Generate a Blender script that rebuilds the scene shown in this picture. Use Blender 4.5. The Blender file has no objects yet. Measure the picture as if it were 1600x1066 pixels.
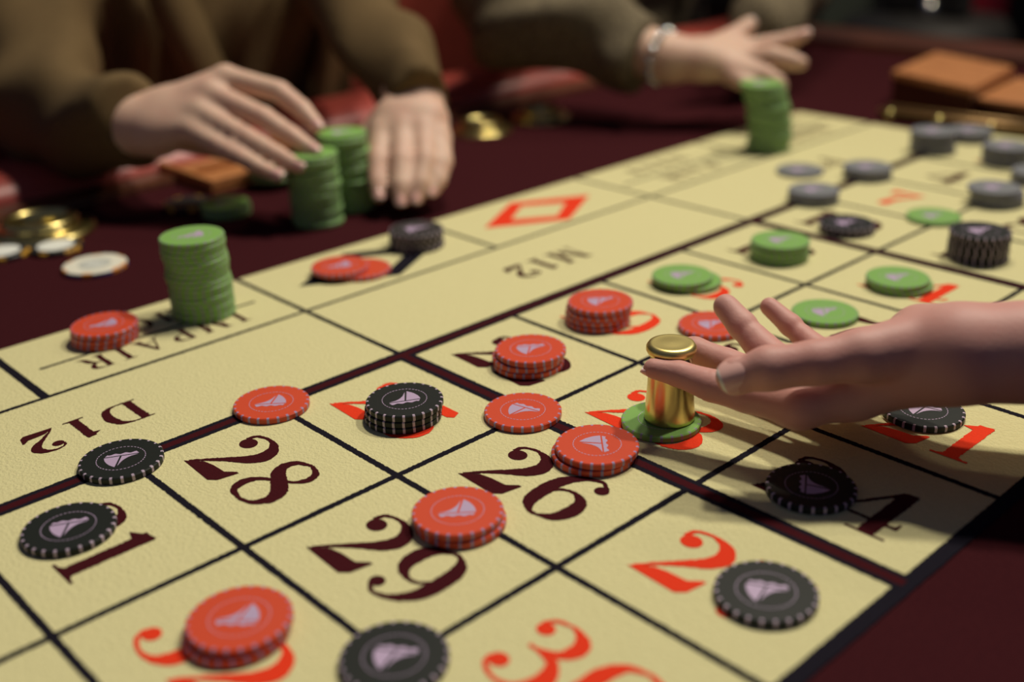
import bpy, math, random
import numpy as np
from mathutils import Vector, Matrix

random.seed(7)
rng = np.random.default_rng(7)
sc = bpy.context.scene
COL = sc.collection
U = 0.084            # one row of the printed layout, in metres
Z0 = 0.76            # height of the table top above the floor
PI = math.pi

# ------------------------------------------------------------------ camera
ROT = np.array([[0.6845687, 0.72827655, -0.03128834],
                [0.27318721, -0.29611295, -0.9152518],
                [-0.67582131, 0.61800517, -0.4016655]])      # rows: right, down, forward
CAM = np.array([5.73297598, -4.21575652, 3.19001412])        # layout units
FPX = 1758.3
cd = bpy.data.cameras.new('camera')
cam = bpy.data.objects.new('camera', cd)
COL.objects.link(cam)
r_, d_, f_ = ROT
mw = Matrix(((r_[0], -d_[0], -f_[0], CAM[0] * U), (r_[1], -d_[1], -f_[1], CAM[1] * U),
             (r_[2], -d_[2], -f_[2], CAM[2] * U + Z0), (0, 0, 0, 1)))
cam.matrix_world = mw
cd.sensor_width = 36.0
cd.lens = FPX / 1600 * 36.0
cd.clip_start = 0.01
cd.clip_end = 60
cd.dof.use_dof = True
cd.dof.focus_distance = 0.555
cd.dof.aperture_fstop = 3.3
sc.camera = cam

# ------------------------------------------------------------------ world, lamps, exposure
w = bpy.data.worlds.new('world')
sc.world = w
w.use_nodes = True
w.node_tree.nodes['Background'].inputs[0].default_value = (0.48, 0.56, 1.0, 1)
w.node_tree.nodes['Background'].inputs[1].default_value = 0.11
sc.view_settings.view_transform = 'Standard'
sc.view_settings.look = 'None'
sc.view_settings.gamma = 1
sc.view_settings.use_curve_mapping = False
sc.view_settings.exposure = -0.5


def lamp(name, x, y, z, size, power, col, tx, ty, tz=0, spread=180):
    ld = bpy.data.lights.new(name, 'AREA')
    ld.shape = 'DISK'
    ld.size = size
    ld.energy = power
    ld.color = col
    ld.spread = math.radians(spread)
    o = bpy.data.objects.new(name, ld)
    COL.objects.link(o)
    o.location = (x * U, y * U, Z0 + z * U)
    dv = Vector(((tx - x), (ty - y), (tz - z)))
    o.rotation_euler = dv.to_track_quat('-Z', 'Y').to_euler()
    return o


lamp('ceiling_spot_lamp', 3.0, 14.0, 22, 0.13, 10.5, (1.0, 0.92, 0.78), 3.5, -5, spread=100)
lamp('ceiling_spot_lamp', -2.0, 8.6, 22, 0.13, 7.5, (1.0, 0.91, 0.77), 1.5, -4, spread=100)
lamp('ceiling_spot_lamp', -4.0, 7.0, 17, 0.12, 3.4, (1.0, 0.88, 0.70), -7, 5, spread=120)


lamp('background_fill_light', 0.0, 20, 17, 0.4, 22.0, (1.0, 0.85, 0.65), -8, 29, -2)  # added fill with no visible source, lifts the dark cabinets beyond the table


# ------------------------------------------------------------------ materials
def mat(name, col, rough=0.6, metal=0.0, spec=0.5, noise=None, bump=None, sheen=0, sss=0, coat=0, sssc=None):
    m = bpy.data.materials.new(name)
    m.use_nodes = True
    nt = m.node_tree
    b = nt.nodes['Principled BSDF']
    b.inputs['Base Color'].default_value = (*col, 1)
    b.inputs['Roughness'].default_value = rough
    b.inputs['Metallic'].default_value = metal
    b.inputs['Specular IOR Level'].default_value = spec
    b.inputs['Sheen Weight'].default_value = sheen
    b.inputs['Coat Weight'].default_value = coat
    if sss:
        b.inputs['Subsurface Weight'].default_value = sss
        b.inputs['Subsurface Radius'].default_value = sssc or (1, 0.35, 0.2)
        b.inputs['Subsurface Scale'].default_value = 0.006
    tc = nt.nodes.new('ShaderNodeTexCoord')
    if noise:
        sc_, amt, c2 = noise
        n = nt.nodes.new('ShaderNodeTexNoise')
        n.inputs['Scale'].default_value = sc_
        n.inputs['Detail'].default_value = 4
        nt.links.new(tc.outputs['Object'], n.inputs['Vector'])
        mx = nt.nodes.new('ShaderNodeMix')
        mx.data_type = 'RGBA'
        mx.inputs[6].default_value = (*col, 1)
        mx.inputs[7].default_value = (*c2, 1)
        rp = nt.nodes.new('ShaderNodeMapRange')
        rp.inputs[1].default_value = 0.35
        rp.inputs[2].default_value = 0.65
        rp.inputs[4].default_value = amt
        nt.links.new(n.outputs['Fac'], rp.inputs[0])
        nt.links.new(rp.outputs[0], mx.inputs[0])
        nt.links.new(mx.outputs[2], b.inputs['Base Color'])
    if bump:
        sc_, st, dist = bump
        n = nt.nodes.new('ShaderNodeTexNoise')
        n.inputs['Scale'].default_value = sc_
        n.inputs['Detail'].default_value = 3
        nt.links.new(tc.outputs['Object'], n.inputs['Vector'])
        bp = nt.nodes.new('ShaderNodeBump')
        bp.inputs['Strength'].default_value = st
        bp.inputs['Distance'].default_value = dist
        nt.links.new(n.outputs['Fac'], bp.inputs['Height'])
        nt.links.new(bp.outputs[0], b.inputs['Normal'])
    return m


def wood(name, c1, c2, scale=30, rough=0.35):
    m = mat(name, c1, rough)
    nt = m.node_tree
    b = nt.nodes['Principled BSDF']
    tc = nt.nodes.new('ShaderNodeTexCoord')
    mp = nt.nodes.new('ShaderNodeMapping')
    mp.inputs['Scale'].default_value = (1, 9, 9)
    n = nt.nodes.new('ShaderNodeTexNoise')
    n.inputs['Scale'].default_value = scale
    n.inputs['Detail'].default_value = 6
    cr = nt.nodes.new('ShaderNodeValToRGB')
    cr.color_ramp.elements[0].position = 0.3
    cr.color_ramp.elements[0].color = (*c2, 1)
    cr.color_ramp.elements[1].position = 0.7
    cr.color_ramp.elements[1].color = (*c1, 1)
    nt.links.new(tc.outputs['Object'], mp.inputs[0])
    nt.links.new(mp.outputs[0], n.inputs['Vector'])
    nt.links.new(n.outputs['Fac'], cr.inputs[0])
    nt.links.new(cr.outputs[0], b.inputs['Base Color'])
    return m


M_CREAM = mat('cream_cloth', (0.66, 0.615, 0.325), 0.85, spec=0.12, noise=(900, 0.5, (0.58, 0.535, 0.27)), bump=(700, 0.85, 0.0008))
M_FELT = mat('maroon_felt', (0.036, 0.0072, 0.0095), 0.95, spec=0.03, noise=(600, 0.8, (0.05, 0.010, 0.012)), bump=(900, 0.5, 0.0006), sheen=0.0)
M_INK = mat('black_print', (0.009, 0.008, 0.014), 0.9, spec=0.04, noise=(1500, 0.6, (0.018, 0.015, 0.02)), bump=(900, 0.5, 0.0005))
M_MAROON = mat('maroon_print', (0.055, 0.0075, 0.010), 0.9, spec=0.04, noise=(1500, 0.6, (0.035, 0.005, 0.008)), bump=(900, 0.5, 0.0005))
M_RED = mat('red_print', (0.78, 0.045, 0.014), 0.85, spec=0.08, noise=(1500, 0.5, (0.62, 0.04, 0.012)), bump=(900, 0.5, 0.0005))
M_CHIP = {
    'orange': mat('orange_chip_clay', (0.60, 0.070, 0.026), 0.42, spec=0.3, bump=(400, 0.12, 0.0003)),
    'black': mat('black_chip_clay', (0.012, 0.015, 0.012), 0.5, spec=0.22, bump=(400, 0.12, 0.0003)),
    'green': mat('green_chip_clay', (0.20, 0.40, 0.09), 0.45, spec=0.35, bump=(400, 0.12, 0.0003)),
    'grey': mat('grey_chip_clay', (0.185, 0.195, 0.20), 0.45, spec=0.35, bump=(400, 0.12, 0.0003)),
    'white': mat('white_chip_clay', (0.78, 0.76, 0.62), 0.4, spec=0.4),
    'dark': mat('dark_rim_chip_clay', (0.02, 0.02, 0.02), 0.4, spec=0.4),
}
M_SPOT = {
    'orange': mat('lilac_edge_inlay', (0.34, 0.25, 0.42), 0.45),
    'black': mat('pale_edge_inlay', (0.46, 0.36, 0.46), 0.45),
    'green': mat('sage_edge_inlay', (0.24, 0.24, 0.28), 0.45),
    'grey': mat('slate_edge_inlay', (0.16, 0.14, 0.28), 0.45),
    'white': mat('orange_edge_inlay', (0.75, 0.28, 0.03), 0.45),
    'dark': mat('yellow_edge_inlay', (0.78, 0.42, 0.04), 0.45),
}
M_EMB = mat('lilac_emblem_print', (0.44, 0.33, 0.48), 0.5)
M_WFACE = mat('white_face_print', (0.80, 0.82, 0.74), 0.5)
M_GFACE = mat('grey_face_print', (0.48, 0.50, 0.44), 0.5)
M_BLUE = mat('blue_edge_print', (0.06, 0.10, 0.35), 0.5)
M_BRASS = mat('polished_brass', (0.66, 0.50, 0.22), 0.26, metal=1.0, bump=(25, 0.04, 0.002))
M_BRASS2 = mat('worn_brass', (0.66, 0.54, 0.20), 0.25, metal=1.0)
M_BRASSC = mat('satin_brass', (0.70, 0.58, 0.22), 0.38, metal=1.0)
M_DULL = mat('dull_brass', (0.30, 0.18, 0.07), 0.4, metal=0.7)
M_SILVER = mat('silver', (0.75, 0.77, 0.75), 0.15, metal=1.0)
M_SKIN = mat('skin', (0.58, 0.31, 0.26), 0.52, spec=0.3, noise=(45, 0.5, (0.55, 0.24, 0.20)), bump=(600, 0.2, 0.0006), sss=0.10)
M_SKIN2 = mat('pale_skin', (0.66, 0.45, 0.33), 0.5, spec=0.35, noise=(40, 0.5, (0.60, 0.33, 0.25)), sss=0.2)
M_NAIL = mat('fingernail', (0.72, 0.42, 0.36), 0.28, spec=0.5, coat=0.2)
M_NAILTIP = mat('white_nail_tip', (0.78, 0.72, 0.62), 0.25, spec=0.6)
M_JACKET = mat('olive_brown_wool', (0.15, 0.10, 0.045), 0.9, spec=0.1, noise=(500, 0.7, (0.10, 0.066, 0.03)), bump=(700, 0.6, 0.001))
M_TWEED = mat('grey_tweed', (0.22, 0.18, 0.11), 0.9, spec=0.1, noise=(260, 1.0, (0.11, 0.09, 0.06)), bump=(500, 0.7, 0.001))
M_BLACKCLOTH = mat('black_cloth', (0.006, 0.006, 0.008), 0.9, spec=0.1)
M_LEATHER = mat('red_leather', (0.42, 0.07, 0.05), 0.38, spec=0.5, bump=(160, 0.3, 0.001))
M_CHAIR = mat('dark_red_upholstery', (0.26, 0.04, 0.025), 0.8, spec=0.2, noise=(80, 0.6, (0.18, 0.028, 0.018)))
M_WOOD = wood('mahogany', (0.12, 0.038, 0.014), (0.06, 0.018, 0.008))
M_WOODL = wood('orange_varnished_wood', (0.58, 0.25, 0.085), (0.38, 0.14, 0.045), rough=0.4)
M_DARKWOOD = wood('dark_walnut', (0.045, 0.02, 0.012), (0.02, 0.010, 0.007), rough=0.45)
M_DARK = mat('dark_paint', (0.014, 0.013, 0.012), 0.6)
M_HAIR = mat('brown_hair', (0.03, 0.018, 0.010), 0.5)


# ------------------------------------------------------------------ object helpers
def mesh_obj(name, verts, faces, mats, parent=None, smooth=False, mi=None):
    me = bpy.data.meshes.new(name)
    me.from_pydata([tuple(v) for v in verts], [], [tuple(f) for f in faces])
    for m in (mats if isinstance(mats, (list, tuple)) else [mats]):
        me.materials.append(m)
    if mi is not None:
        me.polygons.foreach_set('material_index', mi)
    if smooth:
        me.polygons.foreach_set('use_smooth', [True] * len(me.polygons))
    me.update()
    o = bpy.data.objects.new(name, me)
    COL.objects.link(o)
    if parent:
        o.parent = parent
    return o


def tag(o, label=None, cat=None, group=None, kind=None):
    if label: o['label'] = label
    if cat: o['category'] = cat
    if group: o['group'] = group
    if kind: o['kind'] = kind
    return o


def empty(name, loc, rz=0):
    o = bpy.data.objects.new(name, None)
    COL.objects.link(o)
    o.location = loc
    o.rotation_euler = (0, 0, rz)
    o.empty_display_size = 0.02
    return o


class MB:
    def __init__(s):
        s.v = []; s.f = []; s.m = []
    def add(s, v, f, m=0):
        n = len(s.v)
        s.v += [tuple(p) for p in v]
        s.f += [tuple(i + n for i in q) for q in f]
        s.m += [m] * len(f)
    def box(s, x0, x1, y0, y1, z0, z1, m=0, bev=0.0):
        if bev <= 0:
            v = [(x, y, z) for z in (z0, z1) for y in (y0, y1) for x in (x0, x1)]
            s.add(v, [(0, 2, 3, 1), (4, 5, 7, 6), (0, 1, 5, 4), (2, 6, 7, 3), (0, 4, 6, 2), (1, 3, 7, 5)], m)
        else:
            rings = []
            b = bev
            for (dz, ins) in ((z0, b), (z0 + b, 0), (z1 - b, 0), (z1 - b * .3, b * .3), (z1, b)):
                ring = []
                c = b
                for (cx, cy, a0) in ((x1 - c, y1 - c, 0), (x0 + c, y1 - c, 90), (x0 + c, y0 + c, 180), (x1 - c, y0 + c, 270)):
                    for k in range(4):
                        a = math.radians(a0 + 30 * k)
                        rr = max(c - ins, 0.0001)
                        ring.append((cx + rr * math.cos(a), cy + rr * math.sin(a), dz))
                rings.append(ring)
            n = 16
            v = [p for r in rings for p in r]
            f = []
            for i in range(len(rings) - 1):
                for k in range(n):
                    f.append((i * n + k, i * n + (k + 1) % n, (i + 1) * n + (k + 1) % n, (i + 1) * n + k))
            f.append(tuple(range(n - 1, -1, -1)))
            f.append(tuple(range((len(rings) - 1) * n, len(rings) * n)))
            s.add(v, f, m)
    def lathe(s, prof, n=48, c=(0, 0, 0), m=0):
        v = []; f = []
        for (r, z) in prof:
            for k in range(n):
                a = 2 * PI * k / n
                v.append((c[0] + r * math.cos(a), c[1] + r * math.sin(a), c[2] + z))
        for i in range(len(prof) - 1):
            for k in range(n):
                f.append((i * n + k, i * n + (k + 1) % n, (i + 1) * n + (k + 1) % n, (i + 1) * n + k))
        s.add(v, f, m)
    def tube(s, pts, rad, n=12, m=0, cap=True):
        pts = [Vector(p) for p in pts]
        v = []; f = []
        for i, p in enumerate(pts):
            t = (pts[min(i + 1, len(pts) - 1)] - pts[max(i - 1, 0)]).normalized()
            up = Vector((0, 0, 1)) if abs(t.z) < 0.9 else Vector((1, 0, 0))
            a = t.cross(up).normalized(); b = a.cross(t)
            rr = rad[i] if isinstance(rad, (list, tuple)) else rad
            for k in range(n):
                an = 2 * PI * k / n
                v.append(p + (a * math.cos(an) + b * math.sin(an)) * rr)
        for i in range(len(pts) - 1):
            for k in range(n):
                f.append((i * n + k, (i + 1) * n + k, (i + 1) * n + (k + 1) % n, i * n + (k + 1) % n))
        if cap:
            f.append(tuple(range(n))); f.append(tuple(range(len(pts) * n - 1, (len(pts) - 1) * n - 1, -1)))
        s.add(v, f, m)
    def build(s, name, mats, parent=None, smooth=False):
        return mesh_obj(name, s.v, s.f, mats, parent, smooth, s.m)


def autosmooth(o, deg=35):
    me = o.data
    me.polygons.foreach_set('use_smooth', [True] * len(me.polygons))
    try:
        me.set_sharp_from_angle(angle=math.radians(deg))
    except Exception:
        pass


def inv(px, py, z=0.0):
    """pixel of the photograph -> point at height z (layout units) above the table"""
    d = ROT.T @ np.array([(px - 800) / FPX, (py - 533) / FPX, 1.0])
    t = (z - CAM[2]) / d[2]
    return CAM + d * t


def P(px, py, depth):
    """pixel + depth in metres -> world point in metres"""
    p = (CAM + ROT.T @ (np.array([(px - 800) / FPX, (py - 533) / FPX, 1.0]) * depth / U)) * U
    return np.array([p[0], p[1], p[2] + Z0])


# ------------------------------------------------------------------ room
def struct(name, mb, m, parent=None):
    return tag(mb.build(name, m, parent), kind='structure')


M_CARPET = mat('dark_carpet', (0.06, 0.025, 0.02), 0.95, noise=(9, 1.0, (0.09, 0.04, 0.025)), bump=(200, 0.5, 0.003))
M_WALL = mat('dark_olive_wall', (0.07, 0.065, 0.045), 0.8, noise=(4, 1.0, (0.03, 0.025, 0.02)))
mb = MB(); mb.box(-4.2, 3.0, -3.0, 5.6, -0.05, 0); struct('floor', mb, M_CARPET)
mb = MB(); mb.box(-4.25, -4.2, -3.0, 5.6, 0, 2.8); struct('wall_left', mb, M_WALL)
mb = MB(); mb.box(-4.25, 3.0, 5.6, 5.65, 0, 2.8); struct('wall_back', mb, M_WALL)
mb = MB(); mb.box(-4.2, -4.185, -3.0, 5.6, 0, 0.12); struct('baseboard_left', mb, M_DARKWOOD)
mb = MB(); mb.box(-4.2, 3.0, 5.585, 5.6, 0, 0.12); struct('baseboard_back', mb, M_DARKWOOD)

# ------------------------------------------------------------------ roulette table
table = empty('roulette_table', (0, 0, 0))
tag(table, 'long roulette table with maroon felt, printed cream layout and padded red rail', 'table')
XL, XR, YB, YT = -5.35 * U, 8.5 * U, -12 * U, 12.6 * U
mb = MB(); mb.box(XL, XR, YB, YT, Z0 - 0.04, Z0); mb.build('felt_top', M_FELT, table)
mb = MB()
mb.box(XL - 0.10, XR + 0.02, YT, YT + 0.10, Z0 - 0.07, Z0 + 0.012, 0, 0.008)
mb.box(XL - 0.10, XR + 0.02, YB - 0.10, YB, Z0 - 0.07, Z0 + 0.012, 0, 0.008)
mb.box(XL - 0.035, XL, YB - 0.1, YT, Z0 - 0.07, Z0 + 0.006, 0, 0.004)
mb.box(XR, XR + 0.06, YB, YT, Z0 - 0.07, Z0 + 0.006, 0, 0.006)
autosmooth(mb.build('wooden_edge', M_WOOD, table))
mb = MB()
for sx in (XL + 0.12, XR - 0.18):
    for sy in (YB + 0.15, YT - 0.25):
        mb.box(sx, sx + 0.09, sy, sy + 0.09, 0.0, Z0 - 0.04, 0, 0.006)
mb.box(XL + 0.02, XR - 0.02, YB + 0.05, YT - 0.05, Z0 - 0.14, Z0 - 0.04)
mb.build('underframe', M_DARKWOOD, table)
# padded rail along the players' side
mb = MB()
rx, rz = XL - 0.085, Z0 - 0.004
prof = []
for k in range(20):
    a = 2 * PI * k / 20
    prof.append((0.052 * math.cos(a), 0.026 * math.sin(a) + 0.006))
ys = np.linspace(YB - 0.1, YT, 60)
v = [(rx + x, y, rz + z) for y in ys for (x, z) in prof]
f = [(i * 20 + k, i * 20 + (k + 1) % 20, (i + 1) * 20 + (k + 1) % 20, (i + 1) * 20 + k) for i in range(59) for k in range(20)]
f += [tuple(range(20)), tuple(range(1199, 1179, -1))]
mb.add(v, f)
mb.build('padded_rail', M_LEATHER, table, smooth=True)['label'] = 'padded red leather armrest rail'
# cream layout cloth
GX = [0, 1.2655, 2.5134, 3.7605]
GY = {-5: -5, -4: -4.0, -3: -2.9895, -2: -2.0089, -1: -1.0314, 0: 0, 1: 1.0074, 2: 1.9744, 3: 2.9778, 4: 4.0225, 5: 5.02, 6: 6.02, 7: 7.02, 8: 8.02}
XA, XB = -1.1895, -2.2093
ZC = Z0 + 0.0006
cl_pts = [(XB, -5.6), (3.80, -5.6), (3.80, 8.1), (3.4, 8.98), (0.0, 8.98), (-0.02, 8.1), (XB, 8.1)]
v = [(x * U, y * U, ZC) for x, y in cl_pts] + [(x * U, y * U, Z0 + 0.00005) for x, y in cl_pts]
n = len(cl_pts)
f = [tuple(range(n))] + [(i, i + n, (i + 1) % n + n, (i + 1) % n) for i in range(n)]
cloth = mesh_obj('layout_cloth', v, f, M_CREAM, table)
cloth['label'] = 'cream cloth printed with the betting layout'
ZP = ZC + 0.00012


def ribbon(pts, widths, step=0.0007, jit=0.00016):
    """printed stroke through metre points with a slightly fuzzy edge"""
    pts = np.array(pts, float); widths = np.array(widths, float)
    seg = np.linalg.norm(np.diff(pts, axis=0), axis=1)
    s = np.concatenate([[0], np.cumsum(seg)])
    L = s[-1]
    m = max(2, min(1600, int(L / step)))
    t = np.linspace(0, L, m)
    c = np.stack([np.interp(t, s, pts[:, 0]), np.interp(t, s, pts[:, 1])], 1)
    wd = np.interp(t, s, widths)
    tg = np.gradient(c, axis=0)
    tg /= np.linalg.norm(tg, axis=1)[:, None] + 1e-12
    nr = np.stack([-tg[:, 1], tg[:, 0]], 1)
    a = c + nr * (wd / 2 + rng.normal(0, jit, m))[:, None]
    b = c - nr * (wd / 2 + rng.normal(0, jit, m))[:, None]
    v = [(p[0], p[1]) for p in a] + [(p[0], p[1]) for p in b]
    f = [(i, i + 1, m + i + 1, m + i) for i in range(m - 1)]
    return v, f


def catmull(pts, per=8):
    pts = np.array(pts, float)
    p = np.vstack([2 * pts[0] - pts[1], pts, 2 * pts[-1] - pts[-2]])
    out = []
    for i in range(1, len(p) - 2):
        for k in range(per):
            t = k / per
            out.append(0.5 * ((2 * p[i]) + (-p[i - 1] + p[i + 1]) * t + (2 * p[i - 1] - 5 * p[i] + 4 * p[i + 1] - p[i + 2]) * t * t +
                              (-p[i - 1] + 3 * p[i] - 3 * p[i + 1] + p[i + 2]) * t ** 3))
    out.append(p[-2])
    return np.array(out)


def line_mesh(name, segs, m, z=ZP, parent=cloth, label=None):
    mbx = MB()
    for (x0, y0, x1, y1, wd) in segs:
        v, f = ribbon([(x0 * U, y0 * U), (x1 * U, y1 * U)], [wd * U, wd * U], jit=0.00014)
        mbx.add([(a, b, z) for a, b in v], f)
    o = mbx.build(name, m, parent)
    if label: o['label'] = label
    return o


# thin black lines, each its own print
YE, YM = -5.6, 8.06
thin = []
for k in (-4, -3, -2, -1, 1, 2, 3, 5, 6, 7):
    wd = 0.042
    x0 = 0 if k not in (-4, -2, 2, 6) else XA
    thin.append((0, GY[k], GX[3], GY[k], wd))
for k in (-4, -2, 0, 2, 4, 6):
    x1 = XA if k not in (0, 4) else 0
    thin.append((XB if k != 2 and k != -2 else XB, GY[k] + (0.0), x1, GY[k], 0.042 if k != -2 else 0.060))
thin.append((GX[1], YE, GX[1], GY[8], 0.042))
thin.append((GX[2], YE, GX[2], GY[8], 0.042))
thin.append((XA, YE, XA, 8.1, 0.036))
thin.append((0, 8.98, 3.4, 8.98, 0.06))
thin.append((3.4, 8.98, 3.8, 8.1, 0.06))
for i, s in enumerate(thin):
    line_mesh('grid_line', [s], M_INK, ZP + i * 2.5e-6)
line_mesh('outer_border_line', [(GX[3] + 0.01, YE, GX[3] + 0.01, 8.1, 0.085)], M_INK)
for (ya, yb) in ((-1.86, -0.16), (-3.84, -2.16), (4.16, 5.86), (6.16, 7.86)):
    line_mesh('divider_line', [(-1.66, ya, -1.66, yb, 0.028)], M_INK)
for i, s in enumerate([(0, YE, 0, 8.1, 0.125), (0, 0, GX[3], 0, 0.125), (0, GY[4], GX[3], GY[4], 0.12), (0, GY[8], GX[3], GY[8], 0.12), (0, GY[-4], GX[3], GY[-4], 0.125)]):
    line_mesh('heavy_border_line', [s], M_INK, ZP + 0.00008 + i * 2.5e-6)
    line_mesh('heavy_border_core', [(*s[:4], s[4] * 0.44)], M_MAROON, ZP + 0.00012 + i * 2.5e-6)

# ---- glyphs: (stroke list). stroke = [(x,y,w)...] smooth; 'P' polygon; 'B' ball
def S(*p): return ('S', p)
def PL(*p): return ('P', p)
def B(x, y, r): return ('B', (x, y, r))
def serif(x, y, hw, th=0.035): return PL((x - hw, y), (x + hw, y), (x + hw, y + th), (x - hw, y + th))


def one(x):
    return [S((x, 0.02, .17), (x, .97, .17)), serif(x, 0, .20), PL((x - .20, 0), (x + .2, 0), (x + .085, .07), (x - .085, .07)),
            PL((x - .21, .84), (x - .05, .86), (x + .08, .995), (x - .04, .96)), PL((x - .21, .84), (x - .085, .80), (x - .05, .93))]


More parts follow.
